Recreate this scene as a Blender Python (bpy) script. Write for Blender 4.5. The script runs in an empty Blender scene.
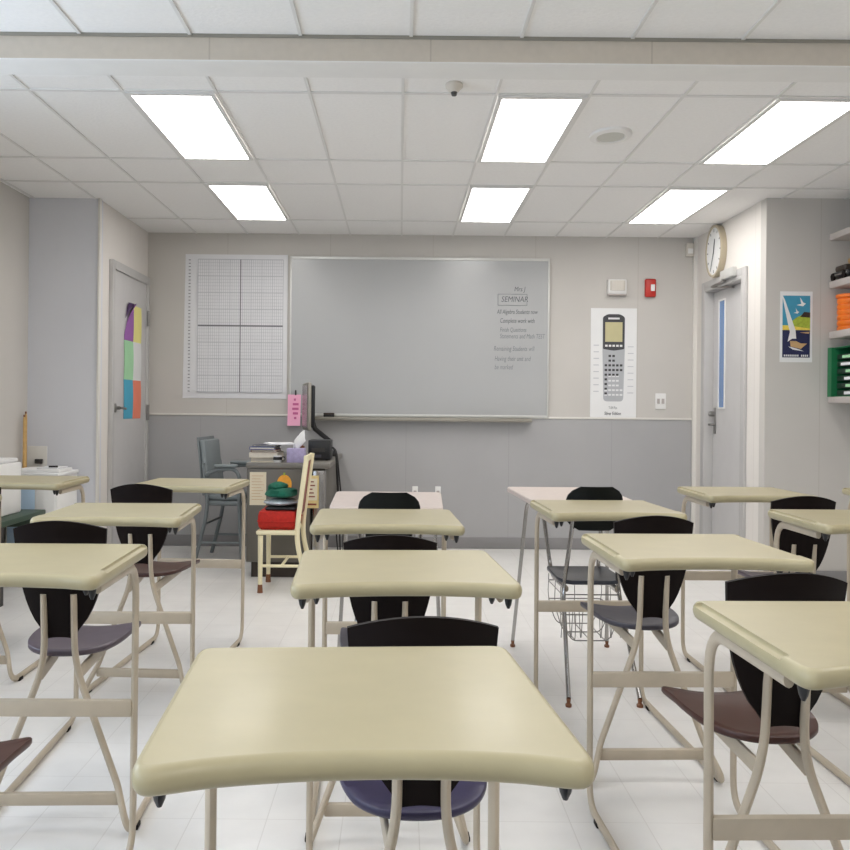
import bpy, bmesh, math, random
from mathutils import Vector, Matrix
random.seed(4)
PI = math.pi
C = bpy.context.scene.collection
SQ = 2 / 3          # real widths squeezed sideways to fit the image: furniture drafted square, built this wide
CAMZ = 1.11
F = 1030.0

# ------------------------------------------------------------------ materials
def lin(c):
    return tuple(((v / 255) / 12.92 if v / 255 <= .04045 else ((v / 255 + .055) / 1.055) ** 2.4) for v in c) + (1,)

def mat(name, rgb, rough=.5, metal=0., var=.06, scale=8., bump=0., spec=.5, coat=0., detail=4):
    m = bpy.data.materials.new(name); m.use_nodes = True
    nt = m.node_tree; b = nt.nodes['Principled BSDF']
    b.inputs['Roughness'].default_value = rough; b.inputs['Metallic'].default_value = metal
    b.inputs['Specular IOR Level'].default_value = spec
    b.inputs['Coat Weight'].default_value = coat; b.inputs['Coat Roughness'].default_value = .12
    tc = nt.nodes.new('ShaderNodeTexCoord'); nz = nt.nodes.new('ShaderNodeTexNoise')
    nz.inputs['Scale'].default_value = scale; nz.inputs['Detail'].default_value = detail
    nt.links.new(tc.outputs['Object'], nz.inputs['Vector'])
    r = nt.nodes.new('ShaderNodeValToRGB'); c = lin(rgb)
    r.color_ramp.elements[0].position = .3; r.color_ramp.elements[1].position = .7
    r.color_ramp.elements[0].color = tuple(v * (1 - var) for v in c[:3]) + (1,)
    r.color_ramp.elements[1].color = tuple(min(1, v * (1 + var)) for v in c[:3]) + (1,)
    nt.links.new(nz.outputs['Fac'], r.inputs['Fac']); nt.links.new(r.outputs['Color'], b.inputs['Base Color'])
    if bump:
        bp = nt.nodes.new('ShaderNodeBump'); bp.inputs['Strength'].default_value = bump; bp.inputs['Distance'].default_value = .01
        nt.links.new(nz.outputs['Fac'], bp.inputs['Height']); nt.links.new(bp.outputs['Normal'], b.inputs['Normal'])
    return m

def line_mat(name, base, linec, axes, rough=.5, var=.03, scale=3., bump=0.):
    """axes: list of (axis, period, offset, width) giving thin lines across a surface"""
    m = mat(name, base, rough, 0, var, scale, bump)
    nt = m.node_tree; b = nt.nodes['Principled BSDF']
    src = b.inputs['Base Color'].links[0].from_socket
    geo = nt.nodes.new('ShaderNodeTexCoord'); sep = nt.nodes.new('ShaderNodeSeparateXYZ')
    nt.links.new(geo.outputs['Object'], sep.inputs[0])
    last = None
    for ax, per, off, w in axes:
        a = nt.nodes.new('ShaderNodeMath'); a.operation = 'SUBTRACT'; a.inputs[1].default_value = off - w / 2
        nt.links.new(sep.outputs[ax], a.inputs[0])
        d = nt.nodes.new('ShaderNodeMath'); d.operation = 'FLOORED_MODULO'; d.inputs[1].default_value = per
        nt.links.new(a.outputs[0], d.inputs[0])
        l = nt.nodes.new('ShaderNodeMath'); l.operation = 'LESS_THAN'; l.inputs[1].default_value = w
        nt.links.new(d.outputs[0], l.inputs[0])
        if last is None: last = l
        else:
            mx = nt.nodes.new('ShaderNodeMath'); mx.operation = 'MAXIMUM'
            nt.links.new(last.outputs[0], mx.inputs[0]); nt.links.new(l.outputs[0], mx.inputs[1]); last = mx
    mix = nt.nodes.new('ShaderNodeMix'); mix.data_type = 'RGBA'
    nt.links.new(last.outputs[0], mix.inputs[0]); nt.links.new(src, mix.inputs[6]); mix.inputs[7].default_value = lin(linec)
    nt.links.new(mix.outputs[2], b.inputs['Base Color'])
    return m

def emit(name, rgb, s):
    m = bpy.data.materials.new(name); m.use_nodes = True
    b = m.node_tree.nodes['Principled BSDF']
    b.inputs['Base Color'].default_value = (.8, .8, .8, 1)
    b.inputs['Emission Color'].default_value = lin(rgb); b.inputs['Emission Strength'].default_value = s
    return m

M = dict(
    ceiling=mat('ceiling_tile', (240, 239, 237), .9, var=.02, scale=60, bump=.15),
    grid=mat('ceiling_grid_metal', (222, 221, 218), .5, var=.01),  # toned darker than the tiles: shadow along the rails put into their colour
    wall=line_mat('vinyl_wall', (197, 193, 187), (188, 183, 176), [(0, .81, .25, .006)], .75, .02, 2.5),
    wall2=line_mat('light_vinyl_wall', (222, 217, 211), (208, 203, 196), [(1, .81, .3, .006)], .7, .02, 2.5),
    wains=line_mat('grey_wainscot', (167, 166, 166), (159, 158, 158), [(0, .81, .05, .006)], .6, .025, 3),
    cap=mat('wainscot_cap', (222, 219, 212), .5, var=.02),
    bluewall=mat('pale_wall_panel', (212, 213, 218), .65, var=.02, scale=2),
    base=mat('rubber_baseboard', (136, 134, 134), .6, var=.04),
    floor=line_mat('vinyl_floor_tile', (229, 227, 224), (214, 211, 207), [(0, .2035, .06, .003), (1, .305, .02, .003)], .33, .035, 7),
    beam=line_mat('fabric_beam', (198, 188, 174), (182, 172, 158), [(0, .81, .1, .006)], .85, .03, 30),
    white=mat('white_paint', (232, 231, 228), .5, var=.02),
    doorgrey=mat('grey_door_paint', (198, 196, 195), .45, var=.02),
    framegrey=mat('grey_frame_paint', (186, 184, 182), .45, var=.02),
    metal=mat('brushed_metal', (150, 148, 145), .35, .9, .04, 20),
    darkmetal=mat('dark_metal', (70, 68, 66), .4, .8, .05, 20),
    chrome=mat('chrome_tube', (168, 166, 164), .22, 1., .03, 30),
    cream=mat('cream_desktop', (169, 159, 127), .38, var=.03, scale=14, coat=.06, spec=.3, bump=.01),
    tube=mat('beige_tube_paint', (186, 173, 153), .42, var=.05, scale=18),
    back=mat('dark_brown_plastic', (17, 9, 8), .55, var=.1, scale=30, spec=.12),
    purple=mat('purple_plastic', (48, 43, 74), .4, var=.06, scale=30),
    slate=mat('slate_plastic', (66, 64, 74), .42, var=.06, scale=30),
    mauve=mat('mauve_plastic', (76, 65, 74), .42, var=.06, scale=30),
    brown=mat('brown_plastic', (62, 29, 21), .42, var=.06, scale=30),
    black=mat('black_plastic', (24, 24, 26), .4, var=.1, scale=30),
    blackgreen=mat('black_chair_plastic', (13, 16, 15), .55, var=.08, scale=30, spec=.2),
    navy=mat('navy_seat_plastic', (50, 54, 64), .3, var=.08, scale=30),
    pink=mat('pink_grey_laminate', (196, 182, 174), .4, var=.04, scale=40),
    board=mat('whiteboard_enamel', (175, 176, 176), .22, var=.015, scale=2),
    alu=mat('aluminium_frame', (206, 206, 202), .4, .3, .02, 20),
    tray=mat('grey_tray', (150, 146, 136), .45, .4, .03, 20),
    ink=mat('board_marker', (104, 107, 110), .6, var=.1),
    inklite=mat('faded_marker', (126, 129, 131), .6, var=.1),
    paper=mat('white_paper', (228, 228, 227), .7, var=.015),
    paperL=mat('grey_white_paper', (222, 222, 224), .7, var=.015),
    gridline=mat('grey_grid_line', (190, 191, 195), .7, var=.05),
    gridbold=mat('dark_grid_line', (118, 118, 122), .7, var=.05),
    calc=mat('calculator_print_grey', (176, 178, 181), .6, var=.03),
    calcdk=mat('calculator_print_dark', (62, 62, 66), .6, var=.05),
    calcscr=mat('calculator_print_screen', (192, 184, 142), .6, var=.05),
    key=mat('calculator_print_key', (60, 58, 60), .6, var=.05),
    keyl=mat('calculator_print_light_key', (222, 222, 222), .6, var=.02),
    red=mat('red_plastic', (186, 42, 30), .4, var=.04),
    redc=mat('red_cushion_cloth', (176, 34, 22), .85, var=.14, scale=60, bump=.3),
    green=mat('green_cloth', (12, 92, 72), .9, var=.2, scale=25, bump=.3),
    clear=mat('clear_wrap', (196, 206, 214), .25, var=.15, scale=40, bump=.4),
    deskgrey=mat('grey_brown_desk_steel', (100, 96, 88), .45, .1, var=.03, scale=5),
    deskdark=mat('dark_kick_plate', (50, 40, 32), .5, var=.05),
    desktopg=mat('desk_laminate', (116, 112, 105), .35, var=.05),
    steelchair=mat('blue_grey_steel', (118, 125, 127), .45, .15, var=.04),
    vinyl=mat('blue_grey_vinyl', (126, 134, 136), .5, var=.05),
    wood=mat('cream_painted_wood', (232, 222, 186), .4, var=.04, scale=6),
    cap_brown=mat('brown_foot_cap', (120, 74, 44), .5, var=.1),
    redwood=mat('red_brown_wood', (132, 62, 48), .5, var=.12),
    yellowp=mat('yellow_paper', (222, 200, 140), .7, var=.1, scale=30),
    creamp=mat('cream_paper', (224, 214, 188), .7, var=.03),
    orange=mat('orange_card', (236, 166, 56), .6, var=.1, scale=40),
    orangep=mat('orange_plastic', (232, 116, 26), .4, var=.05),
    pinkp=mat('pink_paper', (246, 178, 206), .7, var=.03),
    pinkink=mat('pink_paper_ink', (206, 100, 150), .7, var=.05),
    lav=mat('lavender_card', (166, 156, 190), .6, var=.12, scale=40),
    sky=mat('poster_sky', (62, 146, 176), .6, var=.05, scale=20),
    navyp=mat('poster_navy', (28, 34, 74), .6, var=.15, scale=40),
    lime=mat('poster_green', (160, 178, 60), .6, var=.2, scale=60),
    yel=mat('poster_yellow', (226, 204, 84), .6, var=.1, scale=40),
    tan=mat('tan_card', (196, 160, 112), .6, var=.1, scale=20),
    violet=mat('violet_paper', (152, 94, 168), .7, var=.03),
    violetd=mat('dark_violet_paper', (70, 44, 86), .7, var=.03),
    yelp=mat('yellow_sheet', (232, 224, 140), .7, var=.03),
    mint=mat('mint_paper', (164, 214, 168), .7, var=.03),
    aqua=mat('turquoise_paper', (72, 166, 196), .7, var=.03),
    coral=mat('coral_paper', (238, 136, 108), .7, var=.03),
    greendark=mat('dark_green_binder', (14, 44, 30), .5, var=.1),
    greenbox=mat('green_box_plastic', (24, 108, 66), .45, var=.08),
    shelfgrey=mat('grey_shelf', (178, 170, 166), .5, var=.03),
    glassblue=mat('door_window_glass', (96, 134, 184), .25, var=.1, scale=2, spec=.8),
    bluebook=mat('blue_cover', (70, 92, 150), .5, var=.08),
    pages=mat('page_edges', (220, 212, 198), .8, var=.05, scale=60),
    greentab=mat('green_black_bench', (58, 76, 62), .5, var=.08),
    palebl=mat('pale_blue_panel', (176, 200, 222), .5, var=.03),
    pencil=mat('varnished_stick', (196, 158, 98), .5, var=.1, scale=30),
    clockrim=mat('beige_clock_rim', (188, 176, 152), .45, var=.03),
    sensor=mat('beige_sensor', (206, 200, 190), .5, var=.02),
    speaker=mat('speaker_grille', (196, 196, 188), .7, var=.06, scale=200),
    diff=emit('fluorescent_diffuser', (255, 252, 249), 8.0),
    screen=mat('dim_screen', (128, 118, 124), .25, var=.08, scale=4),  # pinkish grey reflection on the monitor face, painted into its base colour
    rope=mat('black_cable', (24, 23, 24), .5, var=.05),
    winframe=mat('window_frame_paint', (214, 214, 212), .5, var=.02),  # paint of the assumed windows on the left
)

# ------------------------------------------------------------------ mesh builder
class MB:
    def __init__(s): s.v = []; s.f = []; s.mi = []; s.cur = 0
    def add(s, vs, fs):
        n = len(s.v); s.v += [Vector(p) for p in vs]
        for f in fs: s.f.append(tuple(i + n for i in f)); s.mi.append(s.cur)
        return s
    def m(s, i): s.cur = i; return s
    def box(s, a, b):
        (x0, y0, z0), (x1, y1, z1) = a, b
        x0, x1 = min(x0, x1), max(x0, x1); y0, y1 = min(y0, y1), max(y0, y1); z0, z1 = min(z0, z1), max(z0, z1)
        return s.add([(x0, y0, z0), (x1, y0, z0), (x1, y1, z0), (x0, y1, z0), (x0, y0, z1), (x1, y0, z1), (x1, y1, z1), (x0, y1, z1)],
                     [(0, 3, 2, 1), (4, 5, 6, 7), (0, 1, 5, 4), (1, 2, 6, 5), (2, 3, 7, 6), (3, 0, 4, 7)])
    def rbox(s, a, b, r=.004, seg=2):
        """box with rounded edges"""
        bm = bmesh.new(); t = MB().box(a, b)
        vs = [bm.verts.new(p) for p in t.v]
        for f in t.f: bm.faces.new([vs[i] for i in f])
        bmesh.ops.bevel(bm, geom=bm.edges[:], offset=r, segments=seg, affect='EDGES', profile=.5)
        bm.verts.index_update()
        s.add([v.co.copy() for v in bm.verts], [[v.index for v in f.verts] for f in bm.faces]); bm.free(); return s
    def loft(s, rings, caps=True, closed=True):
        n = len(rings[0]); vs = [p for r in rings for p in r]; fs = []
        for i in range(len(rings) - 1):
            for j in range(n if closed else n - 1):
                k = (j + 1) % n
                fs.append((i * n + j, i * n + k, (i + 1) * n + k, (i + 1) * n + j))
        if caps and closed:
            fs.append(tuple(reversed(range(n)))); fs.append(tuple((len(rings) - 1) * n + j for j in range(n)))
        return s.add(vs, fs)
    def tube(s, pts, r, n=10, ry=None, up=(0, 0, 1)):
        pts = [Vector(p) for p in pts]; rings = []; nrm = None
        for i, p in enumerate(pts):
            t = (pts[min(i + 1, len(pts) - 1)] - pts[max(i - 1, 0)]).normalized()
            if nrm is None:
                u = Vector(up)
                if abs(u.dot(t)) > .95: u = Vector((1, 0, 0)) if abs(t.x) < .9 else Vector((0, 1, 0))
                nrm = (u - t * u.dot(t)).normalized()
            else: nrm = (nrm - t * nrm.dot(t)).normalized()
            bn = t.cross(nrm)
            rr = r[i] if isinstance(r, (list, tuple)) else r
            rb = rr if ry is None else ry
            rings.append([p + nrm * math.cos(a) * rr + bn * math.sin(a) * rb for a in [2 * PI * k / n for k in range(n)]])
        return s.loft(rings)
    def cyl(s, a, b, r, n=20, r2=None): return s.tube([a, b], [r, r if r2 is None else r2], n)
    def bar(s, pts, w, h):
        """flat rectangular bar along a path, h measured up"""
        pts = [Vector(p) for p in pts]; rings = []
        for i, p in enumerate(pts):
            t = (pts[min(i + 1, len(pts) - 1)] - pts[max(i - 1, 0)]).normalized()
            sd = t.cross(Vector((0, 0, 1))).normalized() if abs(t.z) < .98 else Vector((1, 0, 0)); up = sd.cross(t)
            rings.append([p + sd * w / 2 * a + up * h / 2 * b for a, b in ((-1, -1), (1, -1), (1, 1), (-1, 1))])
        return s.loft(rings)
    def prism(s, outline, z0, z1):
        return s.loft([[(x, y, z0) for x, y in outline], [(x, y, z1) for x, y in outline]])
    def lathe(s, prof, n=28, c=(0, 0, 0), axis='z'):
        rings = []
        for r, h in prof:
            ring = []
            for k in range(n):
                a = 2 * PI * k / n; p = (r * math.cos(a), r * math.sin(a), h)
                if axis == 'x': p = (h, p[0], p[1])
                if axis == 'y': p = (p[0], h, p[1])
                ring.append((p[0] + c[0], p[1] + c[1], p[2] + c[2]))
            rings.append(ring)
        return s.loft(rings)
    def xf(s, mtx, start=0):
        for i in range(start, len(s.v)): s.v[i] = mtx @ s.v[i]
        return s
    def build(s, name, mats, parent=None, sx=1., origin=None, bevel=0, seg=2, angle=35, smooth=True, loc=None):
        mats = mats if isinstance(mats, (list, tuple)) else [mats]
        vs = [Vector((p.x * sx, p.y, p.z)) for p in s.v]
        if origin is not None: vs = [p - Vector(origin) for p in vs]
        me = bpy.data.meshes.new(name); me.from_pydata(vs, [], s.f)
        for m_ in mats: me.materials.append(m_)
        for p, i in zip(me.polygons, s.mi): p.material_index = min(i, len(mats) - 1)
        bm = bmesh.new(); bm.from_mesh(me); bmesh.ops.recalc_face_normals(bm, faces=bm.faces)
        if bevel:
            es = [e for e in bm.edges if len(e.link_faces) == 2 and e.calc_face_angle(0) > math.radians(40)]
            bmesh.ops.bevel(bm, geom=es, offset=bevel, segments=seg, affect='EDGES', profile=.5, clamp_overlap=True)
        bm.to_mesh(me); bm.free()
        if smooth:
            for p in me.polygons: p.use_smooth = True
            me.set_sharp_from_angle(angle=math.radians(angle))
        o = bpy.data.objects.new(name, me); C.objects.link(o)
        if origin is not None: o.location = origin
        if loc is not None: o.location = loc
        if parent is not None: o.parent = parent
        return o

def fillet(pts, r, n=6):
    """round the inner corners of a polyline"""
    pts = [Vector(p) for p in pts]; rs = r if isinstance(r, (list, tuple)) else [r] * len(pts); out = [pts[0]]
    for i in range(1, len(pts) - 1):
        a, b, c = pts[i - 1], pts[i], pts[i + 1]
        d0 = min(rs[i], (a - b).length * .49); d1 = min(rs[i], (c - b).length * .49)
        p0 = b + (a - b).normalized() * d0; p2 = b + (c - b).normalized() * d1
        for k in range(n + 1):
            t = k / n; out.append(p0 * (1 - t) ** 2 + b * 2 * t * (1 - t) + p2 * t * t)
    out.append(pts[-1]); return out

def round_poly(pts, rs, n=6):
    out = []; N = len(pts)
    for i in range(N):
        a, b, c = Vector(pts[i - 1]), Vector(pts[i]), Vector(pts[(i + 1) % N]); r = rs[i]
        p0 = b + (a - b).normalized() * min(r, (a - b).length * .49); p2 = b + (c - b).normalized() * min(r, (c - b).length * .49)
        for k in range(n + 1):
            t = k / n; q = p0 * (1 - t) ** 2 + b * 2 * t * (1 - t) + p2 * t * t
            if not out or (q - out[-1]).length > 1e-5: out.append(q)
    return [(p.x, p.y) for p in out]

def inset(poly, d):
    n = len(poly); out = []
    for i in range(n):
        a, b, c = Vector(poly[i - 1]), Vector(poly[i]), Vector(poly[(i + 1) % n])
        t = ((b - a).normalized() + (c - b).normalized()).normalized()
        out.append((b.x - t.y * d, b.y + t.x * d))
    return out

def tag(o, label, cat, group=None, kind=None):
    o['label'] = label; o['category'] = cat
    if group: o['group'] = group
    if kind: o['kind'] = kind
    return o
def thing(name, label, cat, loc=(0, 0, 0), rz=0, group=None):
    o = bpy.data.objects.new(name, None); C.objects.link(o); o.empty_display_size = .1
    o.location = loc; o.rotation_euler = (0, 0, rz)
    return tag(o, label, cat, group)
def struct(o):
    o['kind'] = 'structure'; return o
def copy_tree(o, parent=None):
    c = o.copy(); C.objects.link(c)
    if parent: c.parent = parent
    for ch in kids[o.name]: copy_tree_child(ch, c)
    return c
def copy_tree_child(ch, parent):
    d = ch.copy(); C.objects.link(d); d.parent = parent
    for g_ in ch.children: copy_tree_child(g_, d)
kids = {}

def text_mesh(name, body, size, m, origin, parent, ang=None, shear=0., sx=1., align='LEFT', ext=.0006, bold=0.):
    """raised lettering; ang is the rotation standing it on its wall"""
    cu = bpy.data.curves.new(name, 'FONT'); cu.body = body; cu.size = size; cu.shear = shear; cu.align_x = align; cu.extrude = ext; cu.resolution_u = 3
    cu.offset = bold
    t = bpy.data.objects.new('tmp_text', cu); C.objects.link(t)
    bpy.context.view_layer.update()
    me = bpy.data.meshes.new_from_object(t.evaluated_get(bpy.context.evaluated_depsgraph_get()))
    bpy.data.objects.remove(t); bpy.data.curves.remove(cu)
    R = (ang or Matrix.Rotation(PI / 2, 4, 'X')) @ Matrix.Diagonal((sx, 1, 1, 1))
    me.transform(Matrix.Translation(origin) @ R)
    me.name = name; me.materials.clear(); me.materials.append(m)
    o = bpy.data.objects.new(name, me); C.objects.link(o)
    if parent: o.parent = parent
    return o

# ================================================================== the setting
YB, XL, XR = 8.13, -2.0, 2.33           # back wall, far left and far right walls
YJL, XLL = 6.80, -2.46                  # left jog and left wall
YJR, XRR = 6.58, 3.05                   # right jog and right wall
YR, H = -2.6, 2.468                     # rear wall and ceiling
T = .1
struct(MB().box((XLL - T, YR - T, -.1), (XRR + T, YB + T, 0)).build('floor', M['floor'], smooth=False))
struct(MB().box((XLL - T, YR - T, H), (XRR + T, YB + T, H + .1)).build('ceiling', M['ceiling'], smooth=False))
struct(MB().box((XL - T, YB, 0), (XR + T, YB + T, H)).build('wall_back', M['wall'], smooth=False))
struct(MB().box((XLL - T, YJL, 0), (XL, YJL + T, H)).build('wall_left_jog', M['bluewall'], smooth=False))
struct(MB().box((XR, YJR, 0), (XRR + T, YJR + T, H)).build('wall_right_jog', M['wall'], smooth=False))
struct(MB().box((XLL, YR - T, 0), (XRR, YR, H)).build('wall_rear', M['wall'], smooth=False))
struct(MB().box((XRR, YR - T, 0), (XRR + T, YJR, H)).build('wall_right', M['wall'], smooth=False))
# left wall with an assumed row of tall unseen windows beside and behind the camera
w = MB(); wins = [(-1.9, -.3), (.3, 1.9), (2.4, 4.0)]; W0, W1 = .95, 2.15
w.box((XLL - T, YR - T, 0), (XLL, YJL + T, W0)).box((XLL - T, YR - T, W1), (XLL, YJL + T, H))
ys = [YR - T] + [y for p in wins for y in p] + [YJL + T]
for i in range(0, len(ys), 2): w.box((XLL - T, ys[i], W0), (XLL, ys[i + 1], W1))
struct(w.build('wall_left', M['wall'], smooth=False))
for i, (a, b) in enumerate(wins):
    f = MB(); t = .04
    f.box((XLL - .08, a, W0), (XLL - .02, b, W0 + t)).box((XLL - .08, a, W1 - t), (XLL - .02, b, W1))
    for y in (a, (a + b) / 2 - t / 2, b - t): f.box((XLL - .08, y, W0 + t), (XLL - .02, y + t, W1 - t))
    struct(f.build('window_%d' % (i + 1), M['winframe'], smooth=False))  # frames of the assumed windows, out of view
# left far wall (door hung on its face) and right far wall with a real opening
struct(MB().box((XL - T, YJL + T, 0), (XL, YB, H)).build('wall_left_far', M['wall2'], smooth=False))
D0, D1, DH = 6.98, 7.86, 2.03
struct(MB().box((XR, YJR + T, 0), (XR + T, D0, H)).box((XR, D1, 0), (XR + T, YB, H)).box((XR, D0, DH), (XR + T, D1, H))
       .build('wall_right_far', M['wall2'], smooth=False))
# wainscot, its cap and the baseboards
WZ = 1.028
struct(MB().box((XL, YB - .012, .09), (XR - .03, YB, WZ)).build('trim_1', M['wains'], smooth=False))
struct(MB().rbox((XL, YB - .02, WZ), (XR - .03, YB, WZ + .016), .004).build('trim_2', M['cap']))
struct(MB().rbox((XL, YB - .02, 0), (XR, YB, .09), .004).build('baseboard_back', M['base']))
struct(MB().rbox((XR, YJR - .018, 0), (XRR, YJR, .09), .004).build('baseboard_right', M['base']))
struct(MB().rbox((XLL, YJL - .018, 0), (XL, YJL, .09), .004).build('baseboard_left', M['base']))
# corner strips
struct(MB().rbox((XL - .003, YJL - .012, 0), (XL + .012, YJL + .03, H), .002).build('trim_4', M['cap']))
struct(MB().box((XR - .028, YB - .03, .09), (XR, YB, H)).build('trim_5', M['cap'], smooth=False))
# beam across the ceiling with a white strip along its foot
BY, BD = 3.77, .095
struct(MB().box((XLL, BY, H - BD), (XRR, BY + .17, H)).build('beam', M['beam'], smooth=False))
struct(MB().box((XLL, BY - .004, H - BD - .004), (XRR, BY + .175, H - BD)).build('trim_6', M['white'], smooth=False))
struct(MB().box((XLL, BY - .006, H - .012), (XRR, BY, H)).build('trim_7', M['tray'], smooth=False))
# suspended ceiling grid: rails standing a little proud of the tiles
GW, Y0 = .4045, 4.45
rows = [Y0, Y0 + 1.22, Y0 + 1.83, Y0 + 3.05]
gm = MB(); b2 = .0065
for k in range(-7, 8):
    x = k * GW
    if XLL < x < XRR:
        ye = YB if XL < x < XR else (YJL if x < 0 else YJR)
        gm.box((x - b2, BY + .17, H - .005), (x + b2, ye, H))
for y in rows:
    gm.box((XLL if y < YJL else XL, y - .012, H - .0052), (XRR if y < YJR else XR, y + .012, H))
for k in range(-7, 8):
    x = k * GW + .028
    if XLL < x < XRR: gm.box((x - b2, YR, H - .005), (x + b2, BY, H))
nrows = [BY - .75, BY - 1.97, BY - 3.19, BY - 4.41, BY - 5.63]
for y in nrows: gm.box((XLL, y - .012, H - .0052), (XRR, y + .012, H))
struct(gm.build('ceiling_grid', M['grid'], smooth=False))

# ceiling lights: six in view, more assumed out of view over the near half of the room
def light(x0, y0, label):
    x1, y1 = x0 + GW - .018, y0 + 1.2
    t = thing('ceiling_light', label, 'ceiling light', ((x0 + x1) / 2, (y0 + y1) / 2, H), 0, 'fluorescent panels in the ceiling')
    hx, hy = (x1 - x0) / 2, (y1 - y0) / 2
    f = MB().box((-hx, -hy, -.012), (hx, -hy + .03, -.0055)).box((-hx, hy - .03, -.012), (hx, hy, -.0055))
    f.box((-hx, -hy + .03, -.012), (-hx + .02, hy - .03, -.0055)).box((hx - .02, -hy + .03, -.012), (hx, hy - .03, -.0055))
    f.build('frame', M['grid'], t, smooth=False)
    MB().box((-hx + .02, -hy + .03, -.010), (hx - .02, hy - .03, -.006)).build('diffuser', M['diff'], t, smooth=False)
LB = {-3: 'left', 1: 'middle', 4: 'right'}
for c in (-3, 1, 4):
    for r, nm in ((0, 'larger, nearer'), (2, 'smaller, farther')):
        light(c * GW + .009, rows[r] + .01, '%s one of the two bright ceiling panels in the %s run' % (nm, LB[c]))
for c in (-3, 1, 4):  # assumed panels, unseen, continuing the runs to light the near desks
    for y in (nrows[1] - .0, nrows[3] - .0):
        light(c * GW + .028 + .009, y + .01, 'bright fluorescent ceiling panel over the near half of the room')

# ================================================================== fixtures on walls and ceiling
# door 1 on the far left wall
t = struct(bpy.data.objects.new('door_1', None)); C.objects.link(t); t.location = (XL, 7.58, 0)
MB().box((0, -.47, 0), (.012, .45, 2.045)).build('door_leaf', M['doorgrey'], t, smooth=False)
f = MB(); f.rbox((0, -.53, 0), (.03, -.47, 2.105), .004).rbox((0, .45, 0), (.03, .50, 2.105), .004).rbox((0, -.47, 2.045), (.03, .45, 2.105), .004)
f.build('door_frame', M['framegrey'], t)
h = MB().lathe([(.032, .012), (.032, .02), (.02, .024), (.012, .026), (.012, .05)], 18, (0, -.40, 1.085), 'x')
h.tube(fillet([(.05, -.40, 1.085), (.058, -.385, 1.085), (.058, -.29, 1.08)], .012), .009); h.build('door_handle', M['metal'], t)
for z in (.3, 1.05, 1.78): MB().cyl((.034, .452, z - .06), (.034, .452, z + .06), .012, 12).build('hinge', M['metal'], t)

def sheet(name, label, cat, pts, m, extra=None, group=None, th=.0012):
    """thin sheet of paper given by four corner points and the thickness direction"""
    return None
# the six coloured sheets taped to the left door
def door_sheet(y0, y1, z0, z1, m, lab, curl=False):
    s = MB(); x = XL + .0125; n = 8; top = []
    rings = []
    for i in range(n + 1):
        v = i / n; z = z0 + (z1 - z0) * v
        b = .004 * math.sin(v * PI)
        lift = (.05 * max(0, v - .45) ** 1.5 / .55 ** 1.5) if curl else 0
        yy0 = y0 + (.6 * (y1 - y0) * max(0, v - .15) / .85 if curl else 0)
        rings.append([(x + b + lift, yy0, z), (x + b, y1, z), (x + b + .0015, y1, z), (x + b + .0015 + lift, yy0, z)])
    s.loft(rings)
    o = s.build('paper_sheet', m, None, origin=(x, (y0 + y1) / 2, (z0 + z1) / 2))
    tag(o, lab, 'paper', 'coloured sheets taped to the left door')
    return o
ya, yb, yc = 7.40, 7.65, 7.88
zz = [1.85, 1.575, 1.29, 1.005]
v = door_sheet(ya, yb, zz[1], zz[0], M['violet'], 'violet paper sheet with a curled corner, top left on the door', True)
s = MB(); s.loft([[(.009, -.112, .04), (.011, -.112, .04)], [(.03, .0, .138), (.032, .0, .138)], [(.012, -.108, .1), (.014, -.108, .1)]], caps=False, closed=False)
s.add([(.008, -.118, .02), (.03, .03, .136), (.012, -.05, .138), (.01, -.118, .02), (.032, .03, .136), (.014, -.05, .138)], [(0, 1, 2), (5, 4, 3), (0, 1, 4, 3), (1, 2, 5, 4), (2, 0, 3, 5)])
s.v = s.v[6:]; s.f = s.f[-5:]; s.f = [tuple(i - 6 for i in f) for f in s.f]; s.mi = s.mi[-5:]
s.build('curled_corner', M['violetd'], v)
door_sheet(yb, yc, zz[1], zz[0] - .005, M['yelp'], 'yellow paper sheet at the top right on the left door')
door_sheet(ya, yb, zz[2], zz[1], M['mint'], 'mint green paper sheet under the violet one on the door')
door_sheet(yb, yc, zz[2], zz[1], M['paper'], 'white paper sheet under the yellow one on the left door')
door_sheet(ya, yb, zz[3], zz[2], M['aqua'], 'turquoise paper sheet beside the handle of the left door')
door_sheet(yb, yc, zz[3], zz[2], M['coral'], 'coral orange paper sheet, lowest right on the left door')

# door 2 in the right wall
t = struct(bpy.data.objects.new('door_2', None)); C.objects.link(t); t.location = (XR, (D0 + D1) / 2, 0)
hw = (D1 - D0) / 2
f = MB()
for s_ in (-1, 1):
    f.box((-.02, s_ * hw, 0), (T, s_ * (hw - .025), DH)).box((-.02, s_ * hw, 0), (0, s_ * (hw + .06), DH + .05))
f.box((-.02, -hw + .025, DH - .025), (T, hw - .025, DH)).box((-.02, -hw, DH), (0, hw, DH + .05))
f.build('door_frame', M['framegrey'], t, bevel=.003)
wy0, wy1 = .14, .27
lf = MB().box((.05, -hw + .028, .01), (.09, wy0, DH - .03)).box((.05, wy1, .01), (.09, hw - .028, DH - .03))
lf.box((.05, wy0, .01), (.09, wy1, 1.13)).box((.05, wy0, 1.92), (.09, wy1, DH - .03)); lf.build('door_leaf', M['doorgrey'], t, smooth=False)
MB().box((.051, wy0, 1.13), (.058, wy1, 1.92)).build('window_pane', M['glassblue'], t, smooth=False)
fr = MB()
for a, b in (((.044, wy0 - .012, 1.118), (.05, wy0, 1.932)), ((.044, wy1, 1.118), (.05, wy1 + .012, 1.932)), ((.044, wy0, 1.118), (.05, wy1, 1.13)), ((.044, wy0, 1.92), (.05, wy1, 1.932))): fr.box(a, b)
fr.build('window_bead', M['white'], t, smooth=False)
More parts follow.
